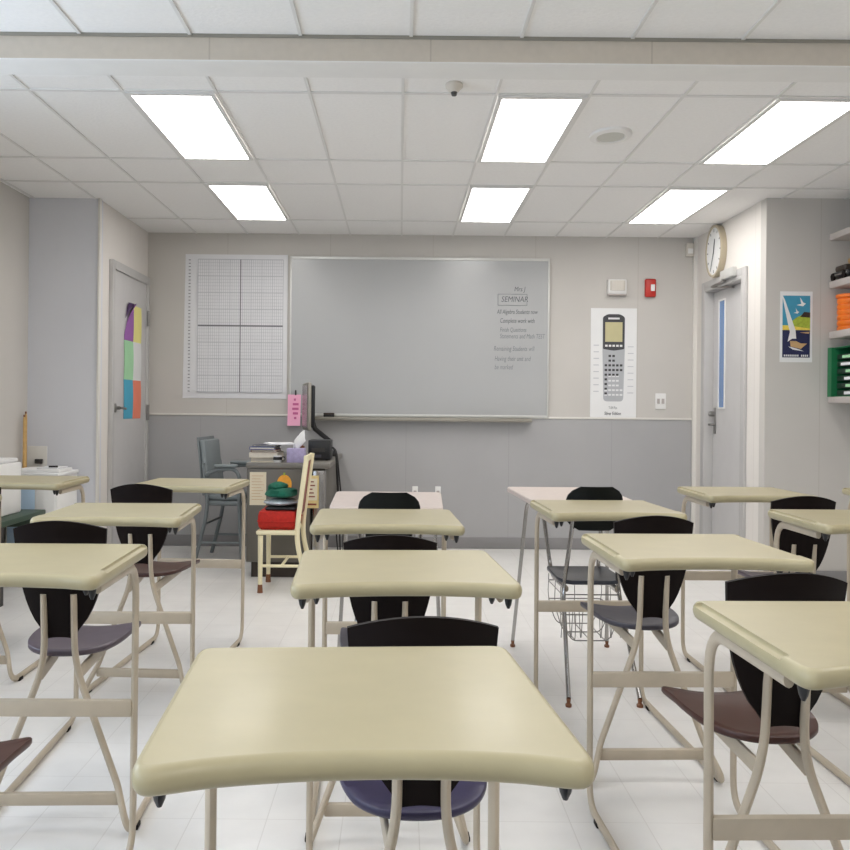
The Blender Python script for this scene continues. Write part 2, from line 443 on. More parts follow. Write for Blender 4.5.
hd = MB().rbox((.042, .335, .93), (.05, .375, 1.13), .003); hd.lathe([(.02, .042), (.02, .01), (.012, .0)], 14, (0, .355, 1.08), 'x')
hd.tube(fillet([(.045, .355, 1.0), (.0, .355, 1.0), (-.0, .27, 1.0)], .014), .009); hd.build('door_handle', M['metal'], t)
cl = MB().rbox((-.055, -.33, 2.035), (-.02, -.06, 2.10), .006); closer = cl.build('door_closer', M['alu'], t)
MB().bar([(-.04, -.12, 2.025), (-.03, .2, 2.02)], .02, .012).bar([(-.03, .2, 2.02), (.03, -.1, 1.985)], .02, .012).build('closer_arm', M['metal'], closer)

# wall clock on the right wall
cy, cz = 7.56, 2.275
t = thing('wall_clock', 'round white wall clock with beige rim above the right door', 'clock', (XR, cy, cz))
MB().lathe([(.19, -.0), (.195, -.03), (.19, -.044), (.174, -.044), (.174, -.034), (.03, -.034)], 40, axis='x').build('rim', M['clockrim'], t)
MB().lathe([(.173, -.034), (.173, -.038)], 40, axis='x').build('dial', M['paper'], t); dial = bpy.data.objects['dial']
tk = MB()
for k in range(12):
    a = k * PI / 6; st = len(tk.v); tk.box((-.0395, -.004, .14), (-.038, .004, .16)); tk.xf(Matrix.Rotation(a, 4, 'X'), st)
tk.build('dial_marking', M['ink'], dial, smooth=False)
for nm, a, ln, wd in (('hour_hand', .28, .09, .008), ('minute_hand', 3.62, .14, .005)):
    b = MB().box((-.0415, -wd, -.02), (-.0396, wd, ln)); b.xf(Matrix.Rotation(a, 4, 'X')); b.build(nm, M['ink'], dial, smooth=False)

# whiteboard and its tray
bx0, bx1, bz0, bz1 = -.874, 1.169, 1.033, 2.29
t = thing('whiteboard', 'large whiteboard on the back wall with handwriting at its right end', 'whiteboard', (0, YB, 0))
MB().box((bx0 + .01, -.02, bz0 + .012), (bx1 - .01, -.001, bz1 - .012)).build('writing_surface', M['board'], t, smooth=False)
f = MB()
f.box((bx0, -.028, bz0), (bx0 + .013, 0, bz1)).box((bx1 - .013, -.028, bz0), (bx1, 0, bz1)).box((bx0 + .013, -.028, bz0), (bx1 - .013, 0, bz0 + .02)).box((bx0 + .013, -.028, bz1 - .022), (bx1 - .013, 0, bz1))
f.build('board_frame', M['alu'], t, bevel=.002)
MB().box((-.74, -.10, 1.0), (1.03, -.028, 1.028)).build('marker_tray', M['tray'], t, bevel=.004)
def bpx(px, py): return ((px - 400) * .007874, CAMZ + (407 + .007 * (px - 400) - py) * .007874)
for px, py, s_, body, ink in ((513, 291, .052, 'Mrs J', 'ink'), (500, 301.5, .062, 'SEMINAR', 'ink'), (496, 313.5, .050, 'All Algebra Students now', 'ink'), (499, 322.5, .052, 'Complete work with', 'ink'),
                          (499, 331.5, .050, 'Finish Questions', 'inklite'), (499, 338, .052, 'Statements and Math TEST', 'inklite'), (493, 350.5, .054, 'Remaining Students will', 'inklite'),
                          (494, 360.5, .054, 'Having their unit and', 'inklite'), (494, 369, .054, 'be marked', 'inklite')):
    x, z = bpx(px, py)
    wd = {'SEMINAR': .85, 'Mrs J': .8}.get(body, .62)
    text_mesh('handwriting', body, s_, M[ink], Vector((x, -.0208, z)), t, None, .18, wd)
x0, z0 = bpx(497, 305); x1, z1 = bpx(526, 294)
b = MB()
for a, c in (((x0, z0), (x1, z0)), ((x1, z0), (x1, z1)), ((x1, z1), (x0, z1)), ((x0, z1), (x0, z0))):
    b.tube([(a[0], -.0205, a[1]), (c[0], -.0205, c[1])], .0018, 6)
b.build('handwritten_box', M['inklite'], t)
t = thing('board_eraser', 'dark eraser lying on the tray under the whiteboard', 'eraser', (-.555, YB - .066, 1.028))
MB().rbox((-.042, -.028, 0), (.042, .028, .016), .003).build('felt_pad', M['black'], t)
MB().rbox((-.042, -.026, .0165), (.042, .026, .032), .004).build('handle_block', M['deskdark'], t)

# graph paper chart
gx0, gx1, gz0, gz1 = -1.705, -.895, 1.165, 2.30
t = MB()
n = 12; rings = []
for i in range(n + 1):
    z = gz0 + (gz1 - gz0) * i / n; rings.append([(gx0 - .012 + .015 * i / n, YB - .004, z), (gx1, YB - .004 - .008 * abs(math.sin(i * 1.1)), z), (gx1, YB - .001, z), (gx0 - .012 + .015 * i / n, YB - .001, z)])
t.loft(rings)
chart = t.build('graph_chart', M['paperL'], None, origin=(gx0 + .4, YB - .002, 1.73), smooth=False)
tag(chart, 'large graph paper chart with bold axes left of the whiteboard', 'chart')
ax0, ax1, az0, az1 = -1.60, -.93, 1.215, 2.26
fine = MB(); bold = MB(); oc = Vector((gx0 + .4, YB - .002, 1.73))
def hl(mb, x0, x1, z, w_, y): mb.box((x0, y - .0006, z - w_ / 2), (x1, y, z + w_ / 2))
def vl(mb, x, z0, z1, w_, y): mb.box((x - w_ / 2, y - .0006, z0), (x + w_ / 2, y, z1))
nx, nz = 40, 40; yl = YB - .0135
for i in range(nx + 1):
    x = ax0 + (ax1 - ax0) * i / nx; vl(fine, x, az0, az1, .0028 if i % 5 else .005, yl)
for i in range(nz + 1):
    z = az0 + (az1 - az0) * i / nz; hl(fine, ax0, ax1, z, .0028 if i % 5 else .007, yl)
hl(bold, ax0, ax1, (az0 + az1) / 2, .012, yl - .001); vl(bold, (ax0 + ax1) / 2, az0, az1, .008, yl - .001)
for i in range(40): hl(bold, gx0 + .03, gx0 + .046, 1.22 + i * .0265, .006, yl - .001)
pl = MB().box((ax0 - .001, yl, az0 - .001), (ax1 + .001, YB - .004, az1 + .001)); 
for mb, nm, mm in ((fine, 'grid_lines', 'gridline'), (bold, 'axes', 'gridbold'), (pl, 'grid_panel', 'paperL')):
    mb.xf(Matrix.Translation(-oc)); mb.build(nm, M[mm], chart, smooth=False)

# calculator poster
px0, px1, pz0, pz1 = 1.50, 1.862, 1.035, 1.905
t = thing('calculator_poster', 'tall white poster printed with a graphing calculator, right of the whiteboard', 'poster', ((px0 + px1) / 2, YB, pz0))
hw = (px1 - px0) / 2; ph = pz1 - pz0
MB().box((-hw, -.003, 0), (hw, 0, ph)).build('poster_sheet', M['paper'], t, smooth=False)
k = MB()
body = round_poly([(-.078, .135), (.078, .135), (.088, .55), (.088, .80), (.05, .825), (-.05, .825), (-.088, .80), (-.088, .55)], [.03, .03, .02, .015, .02, .02, .015, .02])
s_ = len(k.v); k.prism(body, .003, .0045); k.xf(Matrix.Rotation(PI / 2, 4, 'X'), s_)
k.build('calculator_body', M['calc'], t, smooth=False)
k = MB(); body = round_poly([(-.084, .548), (0, .535), (.084, .548), (.086, .80), (.05, .822), (-.05, .822), (-.086, .80)], [.01, .02, .01, .015, .02, .02, .015])
k.prism(body, .0046, .0056); k.xf(Matrix.Rotation(PI / 2, 4, 'X')); k.build('calculator_head', M['calcdk'], t, smooth=False)
MB().box((-.068, -.0064, .605), (.068, -.0057, .76)).build('printed_screen', M['calcscr'], t, smooth=False)
k = MB(); k.box((-.045, -.0064, .782), (.045, -.0057, .796))
for i in range(5): k.box((-.068 + i * .029, -.0064, .566), (-.048 + i * .029, -.0057, .582))
for r in range(6):
    for c in range(5):
        if r > 0 and 0 < c < 4 or r in (4, 5): k.box((-.07 + c * .03, -.0052, .18 + (5 - r) * .037), (-.048 + c * .03, -.0046, .194 + (5 - r) * .037))
k.build('printed_keypad', M['keyl'], t, smooth=False)
k = MB()
for r in range(9):
    for c in range(5):
        if (r < 2 and c in (1, 2)) or (r in (2, 3) and c < 5) or (r == 4 and c < 4) or (r > 4 and c == 0):
            k.box((-.07 + c * .03, -.0058, .485 - r * .037), (-.05 + c * .03, -.0053, .502 - r * .037))
k.build('printed_keypad', M['key'], t, smooth=False)
k = MB()
for i in range(8):
    k.box((-.158, -.0036, .21 + i * .052), (-.115, -.0031, .217 + i * .052)); k.box((.112, -.0036, .2 + i * .052), (.158, -.0031, .206 + i * .052))
k.build('printed_text', M['gridline'], t, smooth=False)
text_mesh('printed_title', 'TI-84 Plus', .030, M['ink'], Vector((-.035, -.0032, .075)), t, None, 0, .55, 'LEFT', .0003)
text_mesh('printed_title', 'Silver Edition', .036, M['calcdk'], Vector((-.002, -.0032, .028)), t, None, 0, .68, 'CENTER', .0003, .0006)

# alarm, emergency light, switch, outlets, sensor, clip
t = thing('fire_alarm_strobe', 'red fire alarm strobe with a white lens on the back wall', 'fire alarm', (1.962, YB, 2.065))
MB().rbox((-.043, -.04, -.072), (.043, 0, .072), .012, 3).build('housing', M['red'], t)
MB().rbox((-.002, -.052, -.026), (.03, -.041, .026), .004).build('lens', M['paper'], t)
t = thing('wall_speaker_box', 'small white wall fitting beside the red fire alarm', 'wall fitting', (1.70, YB, 2.07))
f = MB(); f.prism([(-.077, -.001), (.077, -.001), (.07, -.045), (-.07, -.045)], -.055, .06); f.build('housing', M['white'], t, bevel=.006)
MB().prism([(-.06, -.046), (.06, -.046), (.05, -.056), (-.05, -.056)], -.03, .05).build('front_plate', M['sensor'], t, bevel=.003)
MB().rbox((-.074, -.05, -.066), (.074, -.001, -.056), .003).build('lower_lip', M['shelfgrey'], t)
t = thing('wall_outlet', 'white double outlet plate between calculator poster and right door', 'outlet', (2.055, YB, 1.175))
MB().rbox((-.042, -.008, -.062), (.042, -.0005, .062), .003).build('plate', M['white'], t)
for s_ in (-1, 1): MB().rbox((s_ * .018 - .011, -.011, -.02), (s_ * .018 + .011, -.0085, .02), .002).build('socket', M['shelfgrey'], t)
for x, lab in ((.305, 'right'), (.125, 'left')):
    t = thing('low_outlet', 'white outlet low on the grey wainscot, the %s one of a pair' % lab, 'outlet', (x, YB - .012, .425), 0, 'low outlets on the back wall')
    MB().rbox((-.022, -.008, -.062), (.022, -.0005, .062), .003).build('plate', M['white'], t)
    MB().rbox((-.012, -.03, -.03), (.012, -.0085, .03), .004).build('plug', M['shelfgrey'], t)
t = thing('corner_sensor', 'small beige motion sensor in the upper right corner of the back wall', 'sensor', (2.268, YB, 2.365))
MB().rbox((-.03, -.05, -.05), (.03, 0, .055), .008, 3).build('case', M['sensor'], t)
MB().rbox((-.02, -.055, -.03), (.02, -.0505, .01), .002).build('lens', M['white'], t)
t = thing('pink_notice', 'pink paper notice hanging at the lower left corner of the whiteboard', 'notice', (-.83, YB - .03, 1.07))
s = MB(); rings = []
for i in range(9):
    z = -.115 + .245 * i / 8; y = -.006 - .02 * (1 - i / 8) ** 2; rings.append([(-.052, y, z), (.048 + .004 * i / 8, y - .004, z), (.048 + .004 * i / 8, y - .0025, z), (-.052, y + .0015, z)])
s.loft(rings); s.build('paper', M['pinkp'], t)
k = MB()
for i, (a, b) in enumerate(((-.004, .012), (-.012, .034), (-.016, .034), (-.01, .03), (.0, .018))):
    z = .09 - i * .036; y = -.0125 - .02 * (1 - (z + .115) / .245) ** 2; k.box((a, y, z - .009), (b, y + .002, z + .009))
k.build('handwriting', M['pinkink'], t, smooth=False)
MB().rbox((.004, -.016, .125), (.016, -.003, .165), .003).build('clip', M['darkmetal'], t)

# sailing poster on the right jog wall
t = thing('sailing_poster', 'small blue travel poster of a sailing boat on the right wall', 'poster', (2.525, YJR, 1.42))
MB().box((-.103, -.003, 0), (.103, 0, .452)).build('poster_sheet', M['paper'], t, smooth=False)
def flat(poly, y, nm, m):
    b = MB().prism(poly, -y, -y + .0004); b.xf(Matrix.Rotation(PI / 2, 4, 'X')); 
    b.v = [Vector((p.x, -abs(p.y), p.z)) for p in b.v]
    b.build(nm, M[m], t, smooth=False)
def rc(x0, z0, x1, z1): return [(x0, z0), (x1, z0), (x1, z1), (x0, z1)]
flat(rc(-.088, .205, .088, .425), .0035, 'printed_sky', 'sky'); flat(rc(-.088, .03, .088, .205), .0035, 'printed_sea', 'navyp')
flat(rc(-.088, .205, .088, .235), .004, 'printed_beach', 'yel')
flat([(-.03, .232), (.088, .215), (.088, .30), (.055, .318), (.03, .30), (0, .285), (-.03, .26)], .0042, 'printed_shore', 'lime')
flat([(.025, .29), (.088, .285), (.088, .318), (.05, .322)], .0044, 'printed_headland', 'deskdark')
flat([(-.095, .44), (-.075, .40), (-.005, .205), (.0, .15), (-.03, .15), (-.05, .23)], .0048, 'printed_sail', 'paper')
flat([(-.055, .13), (-.03, .24), (-.026, .15)], .005, 'printed_sail', 'paper')
flat([(-.035, .10), (.03, .085), (.07, .12), (.03, .12), (.0, .135), (-.04, .135)], .0049, 'printed_boat', 'tan')
flat([(-.05, .10), (-.02, .08), (.05, .07), (.02, .082), (-.02, .094)], .0051, 'printed_wake', 'paperL')
for x, z, k in ((.03, .365, 1.), (0, .315, .6)):
    flat([(x - .03 * k, z), (x, z + .008 * k), (x - .008 * k, z + .05 * k), (x + .014 * k, z + .016 * k), (x + .03 * k, z + .01 * k), (x + .012 * k, z - .008 * k)], .0047, 'printed_gull', 'paper')
flat([(.02, .19), (.08, .182), (.085, .194)], .0045, 'printed_spray', 'tan')
k = MB()
for i in range(13):
    if i != 8: k.box((-.078 + i * .0122, -.0048, .036), (-.07 + i * .0122, -.0042, .048))
k.build('printed_caption', M['paperL'], t, smooth=False)

# ceiling speaker and smoke detector
t = thing('ceiling_speaker', 'round white loudspeaker grille set in the ceiling', 'loudspeaker', (1.03, 5.1, H))
MB().lathe([(.155, -.0005), (.15, -.012), (.105, -.016), (.1, -.008)], 36).build('ring', M['white'], t, sx=SQ)
MB().lathe([(.099, -.004), (.097, -.012), (.03, -.013)], 36).build('grille', M['speaker'], t, sx=SQ)
t = thing('smoke_detector', 'small white detector hanging from the ceiling behind the beam', 'smoke detector', (.215, 4.33, H))
MB().lathe([(.055, -.0005), (.055, -.010), (.03, -.03), (.022, -.034)], 24).build('housing', M['sensor'], t, sx=SQ)
MB().lathe([(.021, -.0342), (.016, -.046)], 16).build('sensor_tip', M['darkmetal'], t, sx=SQ)

# ================================================================== the student desks
def make_desk(D=0., notch=True, dz=0.):
    """one welded desk and chair; D sets the chair a little farther back"""
    t = thing('student_desk', '', 'student desk', (0, 0, 0))
    ZT, TH = .76, .030
    # top: concave on the pupil's side, bullnosed all round
    out = [(-.335, .10), (-.3375, -.40)]
    pts = [(-.325, .10), (-.345, -.405)]
    poly = [(-.339, .115), (-.348, -.41)]
    for i in range(2, 11):
        u = -1 + 2 * i / 12; poly.append((.348 * u, -.41 + .045 * (1 - u * u) ** .8))
    poly += [(.348, -.41), (.339, .115)]
    rs = [.042, .050] + [.02] * 9 + [.050, .042]
    rp = round_poly(poly, rs, 6)
    rings = []
    R = TH / 2
    for k in range(9):
        a = -PI / 2 + PI * k / 8; d = R * (1 - math.cos(a)); z = ZT - TH + R + R * math.sin(a)
        rings.append([(x, y, z) for x, y in inset(rp, d)])
    flat = lambda d, z: [(x, y, z) for x, y in inset(rp, d)]
    rings = [flat(R + .004, ZT - TH)] + rings + [flat(R + .0015, ZT), flat(R + .004, ZT)]
    b = MB().loft(rings)
    # raised pencil ledge with a groove along each side edge
    top = b.build('tabletop', M['cream'], t, sx=SQ, angle=50)
    if notch:
        cut = MB()
        for s_ in (-1, 1):
            st = len(cut.v); cut.rbox((-.03, -.20, -.0215), (.03, .20, .03), .004, 3); cut.xf(Matrix.Translation((s_ * .3485, -.115, ZT + .0145)) @ Matrix.Rotation(s_ * .022, 4, 'Z'), st)
        cu = cut.build('cutter', M['cream'], None, sx=SQ)
        md = top.modifiers.new('groove', 'BOOLEAN'); md.object = cu; md.operation = 'DIFFERENCE'; md.solver = 'EXACT'
        bpy.context.view_layer.update()
        me = bpy.data.meshes.new_from_object(top.evaluated_get(bpy.context.evaluated_depsgraph_get()))
        top.modifiers.clear(); top.data = me; me.name = 'tabletop'
        for p in me.polygons: p.use_smooth = True
        me.set_sharp_from_angle(angle=math.radians(40))
        bpy.data.objects.remove(cu)
    X = .302
    for s_ in (-1, 1):
        # one bent tube each side: under the top, down, along the floor, up behind the seat
        p = fillet([(s_ * X, -.28, .716), (s_ * X, .07, .716), (s_ * X, .058, .014), (s_ * (X - .004), -.87 - D, .014), (s_ * .235, -.80 - D, .115), (s_ * .058, -.785 - D, .43), (s_ * .058, -.80 - D, .615)],
                   [0, .085, .075, .07, .02, .07, 0], 7)
        side = MB().tube(p, .0125, 12, up=(1, 0, 0)).build('side_frame', M['tube'], t, sx=SQ)
        b = MB().rbox((s_ * X - .02, -.28, .7285), (s_ * X + .02, .07, .7300), .0007, 1)
        b.build('top_bracket', M['tube'], t, sx=SQ)
        for y in (-.345, -.295):
            MB().lathe([(.012, .7295), (.012, .722), (.009, .712), (.004, .704)], 12, (s_ * (.312 if y < -.33 else .272), y, 0)).build('rubber_bumper', M['black'], top, sx=SQ)
        for y in (-.045, -.78 - D):
            MB().rbox((s_ * X - .0145, y - .028, .0), (s_ * X + .0145, y + .012, .014), .004).build('floor_glide', M['back'], side, sx=SQ)
    MB().rbox((-X + .006, .0475, .340), (X - .006, .0705, .382), .006).build('crossbar', M['tube'], t, sx=SQ)
    MB().rbox((-.243, -.815 - D, .068), (.243, -.792 - D, .100), .005).build('lower_crossbar', M['tube'], t, sx=SQ)
    # seat
    half = [(.0, -.765), (.06, -.762), (.11, -.748), (.158, -.71), (.188, -.65), (.2, -.58), (.202, -.50), (.202, -.43), (.2, -.395), (.17, -.385), (.08, -.395), (0, -.398)]
    ol = half + [(-x, y) for x, y in reversed(half[1:-1])]
    for _ in range(2): ol = [q for i in range(len(ol)) for q in ((ol[i - 1][0] * .25 + ol[i][0] * .75, ol[i - 1][1] * .25 + ol[i][1] * .75), (ol[i][0] * .75 + ol[(i + 1) % len(ol)][0] * .25, ol[i][1] * .75 + ol[(i + 1) % len(ol)][1] * .25))]
    ol = [(x, y - D) for x, y in ol]
    c0 = (0, -.56 - D); rings = []
    def zt(x, y): return .449 + .38 * x * x - .05 * max(0, (y + D + .50)) + .09 * max(0, -.70 - y - D)
    for sc, off in ((1, -.008), (1.0, 0), (.985, .003), (.8, .003), (.55, .003), (.3, .003), (.08, .003)):
        rings.append([(c0[0] + (x - c0[0]) * sc, c0[1] + (y - c0[1]) * sc, zt((x - c0[0]) * sc, c0[1] + (y - c0[1]) * sc) + off) for x, y in ol])
    under = []
    for sc in (.08, .55, .98): under.append([(c0[0] + (x - c0[0]) * sc, c0[1] + (y - c0[1]) * sc, zt((x - c0[0]) * sc, c0[1] + (y - c0[1]) * sc) - .012) for x, y in ol])
    seat = MB().loft(under + rings).build('seat', M['purple'], t, sx=SQ, angle=60)
    for s_ in (-1, 1):
        b = MB().bar([(s_ * .073, -.783 - D, .402), (s_ * .085, -.62 - D, .416), (s_ * .105, -.47 - D, .434)], .014, .034); b.build('seat_support', M['tube'], seat, sx=SQ, bevel=.004)
    # backrest: shield shape, wrapped forward at the sides
    nu, nv = 14, 12; fr = []; bk = []
    for j in range(nv + 1):
        v_ = j / nv
        hwid = .180 * (max(0, 1 - (1 - v_) ** 3.0)) ** .5 * (.84 + .16 * v_) if j else .05
        for i in range(nu + 1):
            u = -1 + 2 * i / nu; x = hwid * u
            z = .487 + dz + .285 * v_ + v_ ** 3 * .025 * (1 - u * u) - (1 - v_) ** 4 * .004 * u * u
            y = -.772 - D - .055 * v_ + 1.35 * x * x
            fr.append((x, y, z)); bk.append((x, y - .013, z - .0))
    n = len(fr); fs = []; w_ = nu + 1
    for j in range(nv):
        for i in range(nu):
            a = j * w_ + i; fs.append((a, a + 1, a + w_ + 1, a + w_)); fs.append((n + a, n + a + w_, n + a + w_ + 1, n + a + 1))
    edge = list(range(nu + 1)) + [j * w_ + nu for j in range(1, nv + 1)] + [nv * w_ + i for i in range(nu - 1, -1, -1)] + [j * w_ for j in range(nv - 1, 0, -1)]
    for a, b in zip(edge, edge[1:] + edge[:1]): fs.append((a, b, n + b, n + a))
    MB().add(fr + bk, fs).build('backrest', M['back'], t, sx=SQ, angle=55)
    kids[t.name] = list(t.children)
    return t
protos = {'plain': make_desk(0., False, -.010), 'mid': make_desk(-.02, True), 'left': make_desk(.08, True, .012)}
used = set()
seat_mesh = {}
def seat_variant(root, m, k):
    for c in root.children:
        if c.name.split('.')[0] == 'seat':
            if (m, k) not in seat_mesh:
                d = c.data.copy(); d.materials.clear(); d.materials.append(M[m]); seat_mesh[(m, k)] = d
            c.data = seat_mesh[(m, k)]
desks = [  # x, far edge y, turn, seat, label
    (-0.056, 1.5, 4.0, 'purple', 'cream student desk nearest the camera, its top filling the bottom centre'),
    (-0.003, 2.52, 3.1, 'purple', 'cream student desk straight ahead of the nearest one, purple seat under it'),
    (-0.045, 3.53, 1.7, 'slate', 'cream student desk third in the middle column, beside the cream chair'),
    (0.765, 1.895, 2.0, 'brown', 'cream student desk at the bottom right corner, cut by the frame edge'),
    (0.738, 2.9, 2.0, 'brown', 'cream student desk right of centre with a brown seat, second from the front right'),
    (0.728, 3.95, 2.5, 'slate', 'cream student desk right of centre just behind the chair with the wire basket'),
    (1.532, 3.66, 1.0, 'slate', 'cream student desk cut by the right frame edge at mid height'),
    (1.49, 4.7, 1.0, 'mauve', 'far right cream student desk in front of the grey right door'),
    (-0.85, 2.58, 1.1, 'brown', 'cream student desk cut by the left frame edge, nearest in its column'),
    (-0.922, 3.66, 2.5, 'mauve', 'cream student desk left of centre with a mauve seat, second in its column'),
    (-0.94, 4.92, -3.2, 'brown', 'cream student desk nearest the left door and the grey armchair'),
    (-1.725, 5.0, .5, 'mauve', 'cream student desk at the far left in front of the white printer'),
    (-1.755, 3.98, 1.0, 'brown', 'cream student desk of which only a sliver shows at the left frame edge'),
    (2.25, 4.72, 1.0, 'slate', 'cream student desk of which only the tip shows at the right frame edge'),
]
for i, (x, yf, rz, sm, lab) in enumerate(desks):
    k = 'plain' if abs(x) < .1 else ('left' if -1.2 < x < 0 else 'mid')
    o = copy_tree(protos[k]) if k in used else protos[k]
    used.add(k)
    o.location = (x, yf - .10, 0); o.rotation_euler = (0, 0, math.radians(rz)); o['label'] = lab; o['group'] = 'cream student desks with attached chairs'
    seat_variant(o, sm, k)

# desks of the older kind: chrome legs, pink-grey top, wire basket below the seat
def make_old_desk(basket):
    t = thing('tablet_desk', '', 'student desk', (0, 0, 0))
    ZT = .735
    pl = round_poly([(-.365, .86), (-.34, .14), (.30, .14), (.33, .86)], [.05] * 4)
    rings = [[(x, y, z) for x, y in inset(pl, d)] for d, z in ((.006, ZT - .022), (0, ZT - .018), (0, ZT - .004), (.005, ZT))]
    MB().loft(rings).build('tabletop', M['pink'], t, sx=SQ)
    for s_ in (-1, 1):
        p = fillet([(s_ * .20, -.22, .03), (s_ * .165, .05, .39), (s_ * .135, .0, .60), (s_ * .125, -.02, .70)], [0, .06, .08, 0])
        rear = MB().tube(p, .0125, 12).build('rear_leg', M['chrome'], t, sx=SQ)
        p = fillet([(s_ * .33, .74, .03), (s_ * .27, .58, .700), (s_ * .2, .45, .690), (s_ * .15, .40, .395), (s_ * .15, .03, .395)], [0, .06, .06, .08, 0])
        front = MB().tube(p, .0125, 12).build('front_leg', M['chrome'], t, sx=SQ)
        for x, y, q in ((s_ * .20, -.22, rear), (s_ * .33, .74, front)):
            MB().lathe([(.017, .0), (.018, .008), (.010, .014), (.013, .03)], 14, (x, y, 0)).build('foot_cap', M['cap_brown'], q, sx=SQ)
    so = round_poly([(-.19, .40), (-.20, .02), (.20, .02), (.19, .40)], [.06, .08, .08, .06], 5)
    rings = []
    for sc, z in ((.9, .406), (.99, .410), (1, .418), (.98, .425), (.75, .419), (.3, .417)):
        rings.append([(x * sc, .21 + (y - .21) * sc, z + .25 * (x * sc) ** 2) for x, y in so])
    MB().loft(rings).build('seat', M['navy'], t, sx=SQ, angle=60)
    nu, nv = 12, 10; fr = []; bk = []
    for j in range(nv + 1):
        v_ = j / nv; hwid = .168 * (1 - abs(2 * v_ - 1) ** 4 * .45)
        for i in range(nu + 1):
            u = -1 + 2 * i / nu; x = hwid * u; z = .632 + .175 * v_; y = -.012 - .045 * v_ + 1.5 * x * x
            fr.append((x, y, z)); bk.append((x, y - .014, z))
    n = len(fr); fs = []; w_ = nu + 1
    for j in range(nv):
        for i in range(nu):
            a = j * w_ + i; fs.append((a, a + 1, a + w_ + 1, a + w_)); fs.append((n + a, n + a + w_, n + a + w_ + 1, n + a + 1))
    edge = list(range(nu + 1)) + [j * w_ + nu for j in range(1, nv + 1)] + [nv * w_ + i for i in range(nu - 1, -1, -1)] + [j * w_ for j in range(nv - 1, 0, -1)]
    for a, b in zip(edge, edge[1:] + edge[:1]): fs.append((a, b, n + b, n + a))
    MB().add(fr + bk, fs).build('backrest', M['blackgreen'], t, sx=SQ, angle=55)
    if basket:
        b = MB(); r = .0026
        for y in (.05, .21, .38):
            b.tube(fillet([(-.17, y, .40), (-.175, y, .30), (-.12, y, .185), (.12, y, .185), (.175, y, .30), (.17, y, .40)], .04), r, 6)
        for z, x in ((.37, .173), (.29, .172)):
            b.tube(fillet([(-x, .04, z), (-x, .39, z), (x, .39, z), (x, .04, z), (-x, .04, z)], .02), r, 6)
        for x in (-.09, 0, .09):
            b.tube(fillet([(x, .04, .29), (x, .05, .186), (x, .38, .186), (x, .39, .37)], .02), r, 6)
        # the scalloped rear wires
        for k in range(6):
            x = -.15 + k * .06; b.tube(fillet([(x - .028, .035, .20), (x - .015, .035, .345), (x + .015, .035, .345), (x + .028, .035, .20)], .03), r, 6)
        b.build('wire_basket', M['metal'], t, sx=SQ)
    return t
o = make_old_desk(True); o.location = (.768, 4.06, 0); o.rotation_euler = (0, 0, math.radians(1))
o['label'] = 'chrome-legged chair desk with a wire book basket under its dark seat'; o['group'] = 'older pink-topped chair desks'
o = make_old_desk(True); o.location = (-.035, 3.70, 0)
o['label'] = 'pink-topped chair desk farthest in the middle column, before the teacher desk end'; o['group'] = 'older pink-topped chair desks'

# ================================================================== teacher's corner
TY, TX0, TX1, TZ = 6.65, -.985, -.455, .742
t = thing('teacher_desk', 'grey steel teacher desk with papers taped on its end', 'desk', (TX0, TY, 0))
L, W = 1.45, TX1 - TX0
MB().rbox((-.005, -.01, TZ - .035), (W + .005, L, TZ), .006).build('desktop', M['desktopg'], t)
MB().rbox((0, 0, .10), (W - .12, L - .02, TZ - .036), .004).build('pedestal', M['deskgrey'], t)
MB().box((.03, .03, 0), (W - .14, L - .05, .0995)).build('kick_plate', M['deskdark'], t, smooth=False)
MB().rbox((W - .115, .015, .10), (W - .02, .06, TZ - .036), .02, 4).build('corner_post', M['chrome'], t)
MB().rbox((W - .115, .061, .28), (W - .03, L - .02, TZ - .036), .004).build('side_panel', M['deskgrey'], t)
MB().box((W - .115, .02, 0), (W - .03, .10, .0995)).build('post_foot', M['deskdark'], t, smooth=False)
for z in (.3, .55): MB().rbox((-.012, .2, z - .01), (-.0005, .4, z + .01), .003).build('drawer_pull', M['metal'], t)

def paper_on_desk(name, x0, x1, z0, z1, m, lab, cat):
    t = thing(name, lab, cat, ((x0 + x1) / 2, TY - .0005, z0)); hw = (x1 - x0) / 2
    MB().box((-hw, -.0025, 0), (hw, 0, z1 - z0)).build('sheet', M[m], t, smooth=False)
    return t
s_ = TY / F
def dp(px, py): return ((px - 400) * s_, CAMZ + (406.1 - py) * s_)
a = dp(250.5, 505.5); b = dp(267, 472.5)
t = paper_on_desk('taped_paper', a[0], b[0], a[1], b[1], 'creamp', 'plain cream paper taped left on the teacher desk end', 'paper')
k = MB()
for i in range(9): k.box((-.04, -.0032, .035 + i * .019), (.04 - (i * 37 % 5) * .006, -.0026, .038 + i * .019))
k.build('printed_text', M['tan'], t, smooth=False)
a = dp(306, 508); b = dp(319.5, 475.5)
t = paper_on_desk('yellow_flyer', a[0], b[0], a[1], b[1], 'yellowp', 'yellow flyer taped right on the desk end behind the cream chair', 'flyer')
k = MB(); k.box((-.032, -.0032, .05), (.034, -.0026, .19)); k.build('printed_panel', M['creamp'], t, smooth=False)
k = MB(); k.box((-.03, -.0036, .018), (.03, -.0027, .03))
for i in range(5): k.box((-.022, -.0042, .07 + i * .024), (.02 - (i % 3) * .008, -.0033, .078 + i * .024))
k.build('printed_text', M['redwood'], t, smooth=False)
c = dp(285, 484.5)
t = thing('orange_disc', 'round orange paper pumpkin taped to the teacher desk end', 'decoration', (c[0], TY - .0005, c[1]))
MB().lathe([(.062, 0), (.062, -.003)], 30, axis='y').build('disc', M['orange'], t, sx=.78)
k = MB()
for i in range(3): k.lathe([(.009, -.0031), (.009, -.0036)], 10, (-.02 + i * .02, 0, -.0 + (i % 2) * -.02), 'y')
k.build('printed_face', M['tan'], t, sx=.78)
